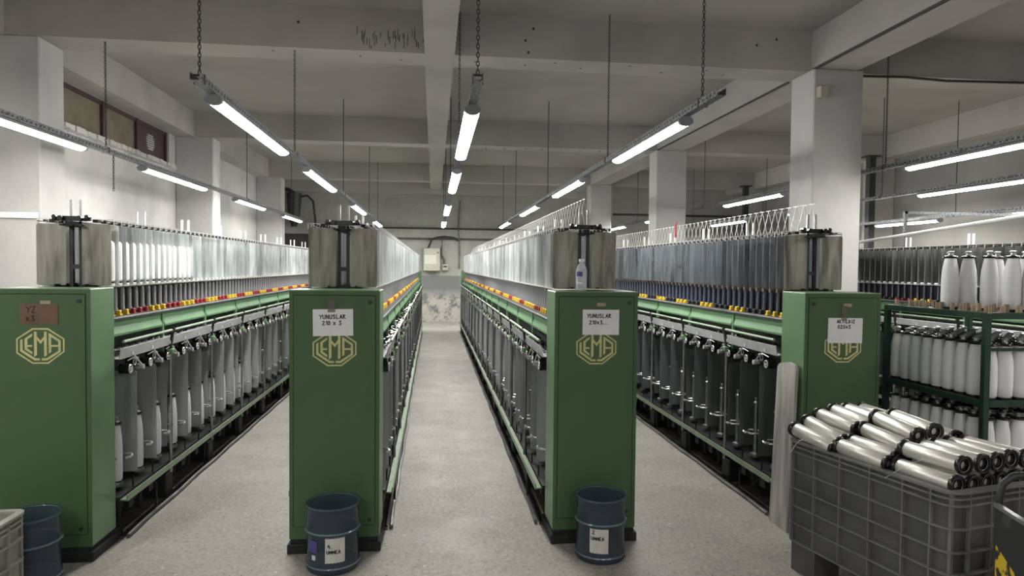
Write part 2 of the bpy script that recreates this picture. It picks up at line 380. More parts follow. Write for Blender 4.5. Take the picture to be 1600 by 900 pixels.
# cables and trunking
def cable(name, label, pts, r, material, cat='cable'): return MB().tube(pts, r, 6).build(name, material, label=label, category=cat)
cable('beam_cable', 'black cable clipped along the underside edge of the beam beside the pillar', [(4.56,6.86,3.66)]+[(4.6+k*.5,6.85,3.67+.012*math.sin(k*2.1)) for k in range(9)], .014, M_cable)
cable('beam_conduit', 'dark conduit running along the lower edge of the long pillar beam', [(4.0,2.2,3.715),(4.0,4.5,3.705),(4.0,6.8,3.70)], .016, M_cable)
cable('beam_conduit', 'thin dark conduit along the pillar beam beyond the first pillar', [(4.0,7.3,3.70),(4.0,11.8,3.70)], .014, M_cable)
MB().cbox(-.04+4.28,.04+4.28,6.655,6.742,3.38,3.5,.006).build('junction_box', M_cream, label='small yellowed junction box high on the front pillar', category='junction box').location=(-.235,0,0)
MB().box(-4.28,-3.72,6.845,6.866,1.985,2.04).build('cable_trunking', M_white, label='white slotted trunking strip across the corner pillar of the left wall', category='trunking')
cable('wall_trunking', 'upper dark cable run along the back wall', [(-3.2,18.97,2.62),(3.9,18.97,2.62)], .025, M_dark)
MB().box(-3.2,3.9,18.95,18.99,2.30,2.36).build('wall_trunking', M_dark, label='flat grey trunking along the back wall above the meter box', category='trunking')
cable('wall_cable', 'thick black cable sagging upward over the meter box', [(-.1,18.93,2.3),(.1,18.93,2.36),(.3,18.93,2.39),(.55,18.93,2.36),(.7,18.93,2.30)], .035, M_cable)
cable('wall_cable', 'thin pale cable hanging down the back wall beside the meter', [(.73,18.95,3.4),(.68,18.95,2.7),(.72,18.95,2.0),(.71,18.95,1.5)], .02, M_conduit)
cable('wall_cable', 'twin pipe dropping to the small meter on the back wall', [(.22,18.95,2.3),(.21,18.95,1.9),(.3,18.95,1.75),(.3,18.95,1.6)], .03, M_conduit)
t = thing('meter_box', 'cream enamel electric meter cabinet on the back wall above the grey paint', 'electric box', (-.045,18.86,1.44))
MB().cbox(-.23,.23,-.1,.13,0,.63,.02).build('case', M_cream, t)
MB().cbox(-.19,.13,-.108,-.1,.18,.44,.004).build('window_plate', mat('pale_plate',(.55,.55,.47),.4), t)
MB().cbox(-.22,.22,-.125,-.1,.0,.14,.006).build('lower_cover', M_cream, t)
MB().tube([(-.1,0,.63),(-.05,0,.75),(0,0,.9)], .03, 6).build('cable_inlet', M_cable, t)
MB().cyl((.17,-.1,.5),(.17,-.12,.5),.02,8).build('knob', M_cable, t)
t = thing('small_meter', 'small cream meter with a dark dial beside the meter cabinet', 'electric box', (.33,18.92,1.45))
MB().cbox(-.08,.08,-.05,.07,0,.17,.01).build('case', M_cream, t); MB().box(-.05,.05,-.055,-.05,.09,.13).build('dial', M_cable, t)
# steel props in the right bay
for X_, Y_, lab in ((8.07,11.7,'dark steel prop post beside the front pillar'), (7.9,16.4,'dark steel prop post far back in the side bay')):
    t = thing('steel_prop', lab, 'post', (X_,Y_,0)); MB().box(-.06,.06,-.06,.06,0,ZB).build('post', M_dark, t); MB().box(-.12,.12,-.12,.12,ZB-.03,ZB-.004).build('head_plate', M_dark, t)
cable('cross_pipe', 'dark pipe spanning between the far pillars of the side bay', [(4.6,17.0,2.95),(8.3,17.0,2.95)], .03, M_cable, 'pipe')

# ---------------------------------------------------------------- lamps on hanging rails
def lamp_mesh(L):
    hs=MB(); hs.sm=True; n=10
    top=[(.051*math.cos(a),.0+.036*math.sin(a)) for a in (math.pi*i/n for i in range(n+1))]
    hs.prism(top, .012, L-.012)
    df=MB(); df.sm=True; n=8
    df.prism([(.050*math.cos(a),-.001+.027*math.sin(a)) for a in (math.pi+math.pi*i/n for i in range(n+1))], .012, L-.012)
    cp=MB(); pr=[(.053*math.cos(a),(.039 if math.sin(a)>0 else .030)*math.sin(a)) for a in (2*math.pi*i/20 for i in range(20))]
    c1=MB().prism(pr,0,.03); c2=MB().prism(pr,L-.03,L)
    return hs,df,c1,c2
def chain(b, x, y, z0, z1, link=.032, r=.0032, near=True):
    if not near:
        b.cyl((x,y,z0),(x,y,z1),.006,5); return
    k=0; z=z0
    while z<z1:
        pts=[]; hl=link*.5; hw=.0085
        for i in range(8):
            a=2*math.pi*i/8; dz=hl*math.sin(a)*1.05; dw=hw*math.cos(a)
            pts.append((x+dw,y,z+hl+dz) if k%2==0 else (x,y+dw,z+hl+dz))
        b.tube(pts,r,4,closed=True); z+=link*.78; k+=1
ROWS=[  # x, z, lamp spans, rail span, chains, words
 (-3.15,2.60,[(.6,2.6),(4.3,6.5),(7.75,9.75),(11.2,13.0),(14.6,16.5)],(.3,17.2),[3.4,6.95,11.9,15.5],'lamp row along the window wall'),
 (-1.38,2.60,[(4.45,6.45),(7.5,9.55),(11.7,13.7),(15.9,17.9)],(4.12,18.2),[4.2,6.95,10.6,14.8,17.0],'lamp row beside the wall machine'),
 (.25,2.60,[(4.46,6.43),(7.35,9.37),(11.35,13.5),(15.5,17.6)],(3.88,18.2),[3.95,6.85,10.3,14.4,17.0],'lamp row over the centre aisle'),
 (1.75,2.60,[(4.56,6.35),(7.8,9.65),(11.2,13.3),(15.4,17.5)],(3.98,18.2),[4.28,6.7,10.3,14.4,17.0],'lamp row over the aisle before the pillars'),
 (4.73,2.60,[(2.0,4.0),(4.4,6.28),(8.67,10.53),(12.7,14.6),(16.2,18.1)],(1.8,18.3),[2.6,6.62,11.4,15.3],'lamp row just past the pillars'),
 (6.6,2.60,[(6.7,8.52),(10.2,11.9),(13.6,15.4)],(6.3,17.5),[6.4,9.3,12.8,16.6],'second lamp row past the pillars'),
 (7.8,2.36,[(6.8,8.4),(9.6,11.1)],(6.9,12.4),[7.0,9.3,12.3],'low lamp row by the far side wall'),
]
def lamp(x,y0,y1,z,label,grp):
    t=thing('tube_lamp',label,'lamp',(x,y0,z),0,grp); hs,df,c1,c2=lamp_mesh(y1-y0)
    hs.build('housing',M_housing,t); df.build('diffuser',M_light,t); c1.build('end_cap',M_lampcap,t); c2.build('end_cap',M_lampcap,t)
for ri,(x,z,spans,(ra,rb),chs,words) in enumerate(ROWS):
    kk=0
    for (a,c) in spans:
        lamp(x,a,c,z,'lit tube lamp, %s along the %s'%(ORD[kk],words),'lit tube lamps'); kk+=1
    t=thing('lamp_rail','chain hung slotted rail carrying the %s'%words,'rail',(x,0,z+.035),0,'lamp rails')
    b=MB(); b.box(-.024,.024,ra,rb,.0,.004).box(-.028,-.024,ra,rb,0,.045).box(.024,.028,ra,rb,0,.045); b.build('channel',M_rail,t)
    b=MB()
    for k in range(int((rb-ra)/.06)):
        y=ra+.03+k*.06
        if y<10: b.box(-.029,-.0285,y,y+.025,.015,.03).box(.0285,.029,y,y+.025,.015,.03)
    b.build('slots',M_cable,t,kind='stuff')
    for k,y in enumerate(chs):
        b=MB(); chain(b,0,y,.05,ZC-z-.035,near=(y<7.2)); b.build('hanging_chain',M_chain,t)
        MB().box(-.032,.032,y-.012,y+.012,.045,.052).box(-.032,-.028,y-.012,y+.012,-.005,.05).box(.028,.032,y-.012,y+.012,-.005,.05).build('hanger',M_chain,t)
for x,lab in ((-1.4,'near the window wall'),(1.0,'in the middle'),(3.4,'near the pillars')):
    lamp(x,-2.6,-.6,2.6,'lit tube lamp behind the camera position %s'%lab,'lit tube lamps')
t=thing('loose_chain','short loose chain dangling under the lamp rail by the window','chain',(-3.15,7.1,2.28)); b=MB(); chain(b,0,0,0,.34); b.build('chain',M_chain,t)

# ---------------------------------------------------------------- handwriting and logo
GLYPH={'Y':[[(0,1),(.4,.5),(.8,1)],[(.4,.5),(.3,0)]],'U':[[(0,1),(.05,.1),(.35,0),(.6,.15),(.65,1)]],'N':[[(0,0),(.05,1),(.6,0),(.65,1)]],
 'S':[[(.6,.9),(.2,1),(.05,.75),(.5,.4),(.45,.05),(0,.05)]],'L':[[(.05,1),(0,0),(.6,.05)]],'A':[[(0,0),(.35,1),(.65,0)],[(.12,.35),(.58,.35)]],
 'R':[[(0,0),(.05,1),(.55,.85),(.1,.5),(.65,0)]],'2':[[(0,.8),(.3,1),(.55,.75),(0,0),(.65,.02)]],'1':[[(.1,.8),(.35,1),(.3,0)]],
 '0':[[(.3,1),(.02,.6),(.12,.05),(.5,.1),(.58,.7),(.3,1)]],'x':[[(0,.7),(.5,.05)],[(.5,.7),(0,.05)]],'3':[[(0,.95),(.55,1),(.2,.55),(.6,.3),(.4,0),(0,.05)]],
 'K':[[(0,1),(0,0)],[(.55,1),(.02,.5),(.6,0)]],'I':[[(.2,1),(.2,0)]],'D':[[(0,0),(.02,1),(.5,.7),(.5,.25),(0,0)]],'Z':[[(0,.95),(.55,1),(0,0),(.6,.03)]],
 '4':[[(.2,1),(0,.4),(.6,.42)],[(.4,.7),(.4,0)]],'M':[[(0,0),(.05,.9),(.35,.3),(.65,.9),(.75,0)]],'E':[[(.55,1),(.02,.9),(0,.05),(.6,0)],[(.02,.5),(.45,.5)]],
 '.':[[(0,0),(.08,.05)]],' ':[],'C':[[(.55,.9),(.2,1),(0,.5),(.2,0),(.6,.1)]]}
def writing(text, x, z, h, y, wd, tr=None):
    """strokes as thin ribbons in the x-z plane facing -y"""
    b=MB(); cx=x
    for ch in text:
        for st in GLYPH[ch]:
            for (a,c),(e,f) in zip(st[:-1],st[1:]):
                p=Vector((cx+a*h*.9,z+c*h)); q=Vector((cx+e*h*.9,z+f*h)); d=(q-p); L=d.length
                if L<1e-6: continue
                d/=L; nn=Vector((-d.y,d.x))*wd*.5; p2=p-d*wd*.3; q2=q+d*wd*.3
                quad=[(p2-nn),(q2-nn),(q2+nn),(p2+nn)]
                k=len(b.v)
                for yy in (y,y+.0004):
                    for v in quad: b.v.append((v.x,yy,v.y) if tr is None else tr(v.x,v.y,yy-y))
                b.f+=[(k,k+1,k+2,k+3),(k+7,k+6,k+5,k+4),(k,k+4,k+5,k+1),(k+1,k+5,k+6,k+2),(k+2,k+6,k+7,k+3),(k+3,k+7,k+4,k)]
        cx+=h*(.55 if ch in 'I1. ' else .85)
    return b
LOGO=[[(140,540),(172,525),(172,672),(330,785),(385,785),(385,815),(320,815),(140,690)],
 [(197,520),(292,450),(292,485),(232,530),(232,605),(290,605),(290,632),(232,632),(232,652),(292,700),(292,733),(197,668)],
 [(315,425),(350,425),(350,740),(315,765)],[(440,425),(475,425),(475,745),(440,765)],
 [(350,490),(397,545),(440,490),(440,535),(397,592),(350,535)],
 [(498,440),(530,462),(530,700),(498,722)],[(530,462),(650,545),(618,560),(530,498)],[(618,560),(650,545),(650,700),(618,685)],
 [(530,605),(618,605),(618,632),(530,632)],[(618,685),(650,700),(480,815),(408,815),(408,785),(470,785)]]
OUT=[(92,520),(295,378),(492,378),(697,520),(697,700),(492,860),(295,860),(92,715)]
INN=[(112,530),(302,400),(486,400),(677,530),(677,692),(486,840),(302,840),(112,706)]
for i in range(8): LOGO.append([OUT[i],OUT[(i+1)%8],INN[(i+1)%8],INN[i]])
def logo(z):
    b=MB(); k=.232/605
    for p in LOGO: b.prism([((x-395)*k, z-(y-619)*k) for x,y in p], -.0062, -.0050)
    return b

# ---------------------------------------------------------------- the twisting machines
YM=3.72
P_UP, P_LO, SEC = .0933, .28, .84
N_UP, N_LO, N_SEC = 129, 43, 14
UP0, LO0, POST0 = 4.05-YM, 4.22-YM, 4.72-YM
YEND=16.15-YM
ZT=1.435
def machine(cx, vis, label, up_mat, low_mat, spin_mat, blocks, wires=False, cups=True, end_mat=None, nlog=True):
    t=thing('twisting_machine',label,'machine',(cx,YM,0),0,'green twisting machines')
    end_mat=end_mat or M_zinc_end
    # near cabinet
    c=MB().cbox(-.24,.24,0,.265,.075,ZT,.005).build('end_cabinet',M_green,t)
    MB().box(-.2395,.2395,-.0008,.0008,.080,1.430).build('front_shade_sheet',M_green_shaded,c)  # thin added sheet carrying the shaded green around the door
    MB().cbox(-.216,.216,-.0045,.002,.145,1.405,.002).build('door',M_green_shaded,c)
    b=MB(); e=.0035
    b.box(-.216-e,.216+e,-.0012,.001,1.405,1.405+e).box(-.216-e,.216+e,-.0012,.001,.145-e,.145).box(-.216-e,-.216,-.0012,.001,.145,1.405).box(.216,.216+e,-.0012,.001,.145,1.405)
    b.build('door_gap',M_groove,c)
    lx=-.19 if cx>2 else .187
    for zz in (1.37,.175): MB().cyl((lx,-.004,zz),(lx,-.010,zz),.011,12).cyl((lx,-.009,zz),(lx,-.012,zz),.006,8).build('lock',M_dark,c)
    logo(1.115 if cx>-1.5 else 1.138).build('logo',M_logo,c,label='cream octagonal maker emblem with letters')
    if cx>0 or cx<-1: MB().cbox(.0,.05,-.0065,-.004,1.352,1.372,.0005).build('name_tag',M_card2,c)
    MB().box(-.235,.235,.005,.26,.05,.078).build('plinth_gap',M_groove,t)
    MB().cbox(-.25,.25,-.012,.33,0,.052,.004).build('plinth',M_black,t)
    # far cabinet
    MB().cbox(-.26,.26,YEND,YEND+.28,.0,1.47,.005).build('far_cabinet',M_green,t)
    # core
    MB().box(-.055,.055,.265,YEND,.10,1.23).build('core',M_dark,t)
    MB().box(-.02,.02,.28,YEND,1.775,1.80).box(-.05,-.03,.28,YEND,1.775,1.785).box(.03,.05,.28,YEND,1.775,1.785).build('top_rail',M_black,t)
    MB().box(-.045,.045,.30,.33,1.805,1.83).cyl((-.05,.28,1.818),(-.05,.36,1.818),.014,8).cyl((.05,.28,1.818),(.05,.36,1.818),.014,8).cyl((-.10,.31,1.812),(.10,.31,1.812),.009,8).cyl((-.085,.29,1.825),(-.085,.33,1.825),.012,8).cyl((.085,.29,1.825),(.085,.33,1.825),.012,8).build('rail_clamp',M_blackpl,t)
    for k in range(N_SEC+1):
        y=.36+k*SEC
        if y<YEND: pp=MB().box(-.034,-.016,y-.01,y+.01,1.235,1.80).box(.016,.034,y-.01,y+.01,1.235,1.80).box(-.034,.034,y-.012,y+.012,1.535,1.56).build('centre_post',M_dark,t); MB().box(-.032,-.018,y-.007,y+.007,1.80,1.925).box(.018,.032,y-.007,y+.007,1.80,1.925).build('post_tip',M_white if k else M_steel,pp)
    for s in (-1,1):
        v=(s==vis); q='v' if v else 'h'
        # ---- upper tier
        X=lambda h: s*h
        def plate(b,x,y,z):
            a,c_=(x-.0775,x+.0775); b.prism([(a+.006,z+.0),(c_-.006,z),(c_,z+.006),(c_,z+.338),(c_-.008,z+.346),(a+.008,z+.346),(a,z+.338),(a,z+.006)],y-.0009,y+.0009)
        upos=[(X(.1195),UP0+k*P_UP,1.442) for k in range(N_UP)]
        rep(t,'end_plate','upl',plate,end_mat,upos[:1],1)
        rep(t,'separator_plate','upl'+q,plate,up_mat,upos[1:],36 if v else 0)
        spos=[(X(.148),UP0+.047+k*P_UP,1.277) for k in range(N_UP-1)]
        navy=spin_mat is M_spindle_navy
        def spin(b,x,y,z): b.lathe([(.021,0),(.021,.02),(.0165,.03),(.0165,.13),(.012,.15),(.006,.16)],10,(x,y,z))
        rep(t,'spindle','spin',spin,spin_mat,spos,36 if v else 0)
        if cups:
            def cup(b,x,y,z): b.lathe([(.030,.150),(.041,.158),(.043,.172),(.038,.178)],12,(x,y,z))
            rep(t,'bobbin_cup','cup',cup,M_white,spos,36 if v else 0)
        else:
            def hook(b,x,y,z): b.box(x-.018,x+.018,y-.006,y+.006,z+.155,z+.165).box(x+s*.012,x+s*.02,y-.012,y+.012,z+.14,z+.175).cyl((x,y,z+.16),(x,y,z+.178),.009,6)
            rep(t,'spindle_hook','hook%d'%s,hook,M_brass,spos,36 if v else 0)
        for ci,bm in enumerate(blocks):
            bp=[(X(.172),p[1],1.268) for k,p in enumerate(spos) if (k//3)%len(blocks)==ci]
            rep(t,'brake_block','blk',lambda b,x,y,z:(b.cbox(x-.014,x+.014,y-.0125,y+.0125,z,z+.025,.004),b.box(x-.016,x+.016,y-.0155,y+.0155,z-.006,z+.002)),bm,bp,(36//len(blocks)) if v else 0)
        b=MB(); b3=MB()
        for k in range(N_UP):
            y=UP0+k*P_UP+.02
            b.box(min(X(.02),X(.205)),max(X(.02),X(.205)),y-.0018,y+.0018,1.812,1.8156); b.box(X(.2035)-.0018,X(.2035)+.0018,y-.0018,y+.0018,1.782,1.815)
            b.box(X(.17)-.0016,X(.17)+.0016,y-.0016,y+.028,1.797,1.801); b3.box(X(.115)-.014,X(.115)+.014,y-.022,y+.016,1.797,1.812); b3.box(X(.16)-.006,X(.16)+.006,y-.012,y+.02,1.80,1.81)
        b.build('yarn_guides',M_wire,t,kind='stuff'); b3.build('guide_clips',M_black,t,kind='stuff')
        MB().cyl((X(.115),UP0,1.806),(X(.115),YEND,1.806),.0065,6).cyl((X(.19),UP0,1.802),(X(.19),YEND,1.802),.003,5).build('guide_rod',M_black,t)
        # ---- middle
        b=MB(); pr=[(X(.05),1.262),(X(.225),1.262),(X(.232),1.255),(X(.232),1.243),(X(.05),1.243)]; b.prism(pr,.268,YEND)
        b.build('spindle_rail',M_dark,t)
        MB().box(min(X(.075),X(.08)),max(X(.075),X(.08)),.28,YEND,1.262,1.45).build('spindle_gap_shade',M_black,t)  # added black sheet standing in for shade in the spindle gaps
        cuts=[.268]+[POST0+k*SEC for k in range(N_SEC)]+[YEND]
        cuts=[c_ for c_ in cuts if c_<=YEND]
        for a,c_ in zip(cuts[:-1],cuts[1:]):
            if c_-a<.05: continue
            a2=a+.022 if a>.3 else a
            MB().prism([(X(.212),1.242),(X(.212),1.205),(X(.224),1.165),(X(.222),1.152),(X(.216),1.152),(X(.218),1.164),(X(.206),1.204),(X(.206),1.242)],a2,c_-.022).build('green_panel',M_green_lt,t)
            MB().prism([(X(.262),1.026),(X(.270),1.085),(X(.266),1.088),(X(.258),1.030),(X(.20),1.036),(X(.20),1.030)],a2+.006,c_-.012).build('tray',M_alu,t)
            MB().cyl((X(.285),a2,1.128),(X(.285),c_-.03,1.128),.0085,8).build('hand_rod',M_rail_green,t)
        for k in range(N_SEC):
            y=POST0+k*SEC
            if y>YEND-.1: continue
            MB().prism([(X(.292),1.145),(X(.280),1.145),(X(.255),1.0),(X(.272),1.0)],y-.012,y+.012).build('bracket',M_black,t)
            MB().cbox(min(X(.20),X(.222)),max(X(.20),X(.222)),y-.014,y+.014,.95,1.243,.003).build('green_upright',M_green_lt,t)
            MB().cbox(min(X(.245),X(.285)),max(X(.245),X(.285)),y-.02,y+.02,.965,1.0,.004).build('post_clamp',M_green,t)
            MB().cyl((X(.265),y,.17),(X(.265),y,.97),.0105,8).build('post',M_steel,t)
            MB().cbox(min(X(.12),X(.255)),max(X(.12),X(.255)),y-.06,y+.06,0.0,.165,.008).build('foot_block',M_black,t)
            MB().tube([(X(.255),y-.3,.225),(X(.285),y-.3,.18),(X(.285),y-.3,.04)] if k==0 else [(X(.255),y-.1,.225),(X(.24),y-.1,.15),(X(.24),y-.1,.0)],.008,6).build('rail_stay',M_black,t)
        # labels on the trays, clutter of feed parts behind them
        b=MB()
        for k in range(N_LO): b.box(min(X(.269),X(.2715)),max(X(.269),X(.2715)),LO0+k*P_LO-.09,LO0+k*P_LO-.072,1.036,1.058)
        b.build('tray_labels',M_white,t,kind='stuff')
        rr=random.Random(3); b=MB(); b2=MB()
        for k in range(N_LO*3):
            y=LO0-.15+k*P_LO/3; x=X(.225+rr.uniform(-.02,.02)); b.cyl((x-.02,y,1.075),(x+.02,y+.02,1.08),.011,6)
            b2.box(x-.012,x+.012,y+.03,y+.055,1.06,1.095)
        b.build('feed_eyelets',M_chrome,t,kind='stuff'); b2.build('feed_clips',M_blackpl,t,kind='stuff')
        # ---- lower tier
        full=[(X(.165),LO0+k*P_LO,.325) for k in range(N_LO) if k%3!=2]; nar=[(X(.145),LO0+k*P_LO,.325) for k in range(N_LO) if k%3==2]
        def lpl(w,h):
            def f(b,x,y,z):
                a,c_=x-w,x+w; b.prism([(a+.008,z),(c_-.008,z),(c_,z+.01),(c_,z+h-.01),(c_-.01,z+h),(a+.01,z+h),(a,z+h-.01),(a,z+.01)],y-.001,y+.001)
            return f
        rep(t,'lower_plate','lpf',lpl(.093,.605),low_mat,full,8 if v else 0)
        rep(t,'lower_plate','lpn',lpl(.073,.545),low_mat,nar,4 if v else 0)
        lp=[(X(.185),LO0-.10+k*P_LO,.27) for k in range(N_LO)]
        rep(t,'lower_spindle','lsp',lambda b,x,y,z:b.lathe([(.033,0),(.036,.012),(.033,.025),(.014,.032),(.0125,.36),(.019,.365),(.02,.378),(.010,.388),(.010,.402),(.014,.405),(.012,.415)],10,(x,y,z)),M_steel,lp,12 if v else 0)
        def ring(b,x,y,z):
            b.sm=True; n=14; pts=[(x+s*.022+.060*math.cos(a),y+.060*math.sin(a),z+.175) for a in (-.5+(2*math.pi-1.0)*i/n+(0 if s>0 else math.pi) for i in range(n+1))]
            b.tube(pts,.007,6); b.cyl((x+s*.067,y-.035,z+.175),(x+s*.092,y-.035,z+.182),.009,6); b.cyl((x-s*.05,y,z+.175),(x-s*.15,y,z+.175),.004,5)
        rep(t,'balloon_ring','ring%d'%s,ring,M_bright,lp,12 if v else 0)
        def roller(b,x,y,z):
            b.cyl((x-s*.03,y,z),(x+s*.025,y,z),.030,12); b.cyl((x-s*.03,y+.085,z+.03),(x+s*.012,y+.085,z+.03),.027,12); b.box(x-.012,x+.012,y-.01,y+.16,z+.0,z+.022)
        rp=[(X(.235),LO0-.09+k*P_LO,.955) for k in range(N_LO)]
        rep(t,'feed_roller','rol%d'%s,roller,M_blackpl,rp,12 if v else 0)
        rep(t,'roller_cap','rcp%d'%s,lambda b,x,y,z:(b.tube([(x+s*.027,y+.023*math.cos(q),z+.023*math.sin(q)) for q in (R(36*i) for i in range(10))],.0042,5,closed=True),b.cyl((x+s*.025,y,z),(x+s*.034,y,z),.010,8,.008),b.tube([(x+s*.014,y+.085+.019*math.cos(q),z+.03+.019*math.sin(q)) for q in (R(45*i) for i in range(8))],.0036,5,closed=True),b.cyl((x+s*.0,y+.15,z-.008),(x+s*.04,y+.15,z-.008),.016,10),b.tube([(x+s*.02,y-.02,z+.05),(x+s*.03,y+.03,z+.062),(x+s*.03,y+.07,z+.058),(x+s*.025,y+.11,z+.05)],.004,5)),M_bright,rp,12 if v else 0)
        rep(t,'lever','lev%d'%s,lambda b,x,y,z:b.cyl((x+s*.038,y+.135,z+.0),(x+s*.030,y+.03,z+.082),.005,6),M_bright,rp,12 if v else 0)
        # ---- bottom
        MB().prism([(X(.262),.228),(X(.300),.222),(X(.300),.258),(X(.294),.258),(X(.292),.232),(X(.262),.234)],.27,YEND).build('lower_rail',M_rail_green,t)
        MB().prism([(X(.06),.222),(X(.255),.222),(X(.255),.245),(X(.06),.255)],.268,YEND).build('spindle_bed',M_black,t)
        b=MB()
        for k in range(N_LO):
            y=lp[k][1]; b.cyl((X(.195),y,.222),(X(.195),y,.15),.026,8); b.cyl((X(.195),y,.15),(X(.195),y,.07),.014,8); b.box(X(.20)-.03,X(.20)+.03,y+.05,y+.12,.12,.222); b.cyl((X(.25),y+.06,.24),(X(.25),y+.06,.315),.0055,6)
        b.build('whorls',M_black,t,kind='stuff')
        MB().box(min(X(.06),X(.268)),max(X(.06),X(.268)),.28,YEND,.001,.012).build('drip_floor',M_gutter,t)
        pts=[]; y=.30
        while y<YEND:
            pts.append((X(.285+.004*math.sin(y*7.48)),y,.014)); y+=.14
        MB().tube(pts,.012,6).build('floor_conduit',M_conduit,t)
        MB().tube([(p[0]-s*.028,p[1],.012) for p in pts],.010,6).build('floor_conduit',M_black,t)
    if wires:
        b=MB()
        for k in range(0,N_UP-1):
            y=UP0+.03+k*P_UP; ap=(0,y,1.990)
            b.cyl(ap,(.021,y-.038,1.815),.0021,4,caps=False); b.cyl(ap,(-.021,y+.038,1.815),.0021,4,caps=False); b.cyl((0,y-.03,1.991),(0,y+.04,1.993),.0024,4)
        b.build('wire_guides',M_wire,t,kind='stuff')
    return t
MX=[-2.01,-.528,.921,2.414,5.0]
BR=[M_yellow,M_red]
machine(MX[0],1,'green twisting machine with brown cardboard tag, standing along the window wall',M_zinc,M_lowpl,M_spindle,BR)
machine(MX[1],1,'green twisting machine between the wall machine and the centre aisle, no wire combs',M_zinc,M_lowpl,M_spindle,[M_yellow,M_red,M_yellow])
machine(MX[2],-1,'green twisting machine with a water bottle on its cabinet and wire combs above',M_zinc,M_lowpl,M_spindle,[M_yellow,M_yellow,M_red],wires=True)
machine(MX[3],-1,'green twisting machine with blue grey plates and a plank leaning on its cabinet',M_zinc_dk,M_lowpl_dk,M_spindle_navy,[M_yellow,M_blkblock],wires=True,cups=False)
machine(MX[4],-1,'twisting machine with dull dark plates behind the bobbin rack and pillar',M_zinc_bk,M_lowpl_dk,M_spindle_navy,[M_blkblock,M_yellow,M_red],end_mat=M_zinc_bk)

# notes on the cabinet doors
def note(x0,z1,w,h,lines,label,material,rot=0.,name='paper_note'):
    t=thing(name,label,'note',(x0+w/2,YM-.0066,z1-h/2)); t.rotation_euler=(0,rot,0)
    b=MB(); b.box(-w/2,w/2,-.0006,.0004,-h/2,h/2); b.build('sheet',material,t)
    for i,(txt,x,z,hh) in enumerate(lines): writing(txt,x-w/2,h/2-z,hh,-.0012,.0044).build('handwriting',M_ink,t)
    return t
note(-.643,1.332,.213,.145,[('YUNUSLAR',.035,.052,.021),('210 x 3',.05,.085,.021)],'white paper note lettered YUNUSLAR 210 x 3, tape above, beside bare cabinet top',M_paper,-.012)
note(.839,1.333,.211,.143,[('YUNUSLAR',.026,.046,.021),('210x3...',.04,.082,.020)],'white paper note lettered YUNUSLAR 210x3 on the cabinet below the water bottle',M_paper,.004)
note(2.316,1.287,.218,.149,[('AKYILDIZ',.055,.03,.019),('020x3',.062,.062,.02)],'white paper note lettered AKYILDIZ 020x3 on the cabinet beside the bobbin rack',M_paper,.006)
note(-2.106,1.355,.183,.105,[('YZ',.03,.045,.032),('x3',.03,.088,.028)],'brown cardboard tag lettered YZ x3 on the cabinet by the wall',M_card,.0,'cardboard_tag')
MB().box(-.565,-.525,YM-.0075,YM-.0050,1.315,1.385).build('adhesive_tape',clear_plastic('grey_tape',(.6,.6,.55),(.3,.3,.28),.4),label='strip of grey tape above the YUNUSLAR note without bottle',category='tape')
MB().box(2.40,2.435,YM-.0078,YM-.0050,1.275,1.36).build('adhesive_tape',MATS['grey_tape'],label='crumpled clear tape strip holding the AKYILDIZ note',category='tape')

# bottle and sheet on the third cabinet
t=thing('water_bottle','clear plastic water bottle standing on a green cabinet top','bottle',(.85,3.81,ZT))
MB().lathe([(.0,.003),(.028,.0),(.032,.008),(.032,.03),(.0305,.034),(.032,.04),(.032,.115),(.028,.135),(.018,.152),(.0135,.160),(.0135,.172),(.0125,.172),(.0125,.160),(.017,.151),(.027,.134),(.031,.114),(.031,.01),(.027,.004)],20).build('bottle_body',M_bottle,t)
MB().lathe([(.0145,.168),(.016,.169),(.016,.184),(.0,.185)],16).build('cap',M_white,t)
b=MB(); b.sm=True
n=8
for k in range(n):
    a0=R(205+k*8); a1=R(205+(k+1)*8)
    b.add([(.0326*math.cos(a),.0326*math.sin(a),z) for a in (a0,a1) for z in (.085,.112)],[(0,2,3,1)])
b.build('label_print',M_purple,t)
b=MB(); b.sm=True
for k in range(n):
    a0=R(205+k*8); a1=R(205+(k+1)*8)
    b.add([(.0327*math.cos(a),.0327*math.sin(a),z) for a in (a0,a1) for z in (.042,.052)],[(0,2,3,1)])
b.build('label_band',M_white,t)
b=MB(); b.add([(.70,3.86,ZT+.002),(.92,3.80,ZT+.009),(1.10,3.78,ZT+.004),(1.11,3.92,ZT+.003),(.92,3.95,ZT+.012),(.70,3.96,ZT+.002),
  (.70,3.86,ZT+.0005),(.92,3.80,ZT+.0075),(1.10,3.78,ZT+.0025),(1.11,3.92,ZT+.0015),(.92,3.95,ZT+.0105),(.70,3.96,ZT+.0005)],
  [(0,1,4,5),(1,2,3,4),(11,10,7,6),(10,9,8,7),(0,6,7,1),(1,7,8,2),(2,8,9,3),(3,9,10,4),(4,10,11,5),(5,11,6,0)])
b.build('folded_sheet',M_paper2,label='thin folded white sheet lying behind the water bottle',category='sheet')
MB().box(1.80,1.815,4.45,4.47,1.86,2.01).build('red_tie',M_redtie,label='red strip tied to the wire combs over the blue grey machine',category='tie').location=(.60,2.05,.02)

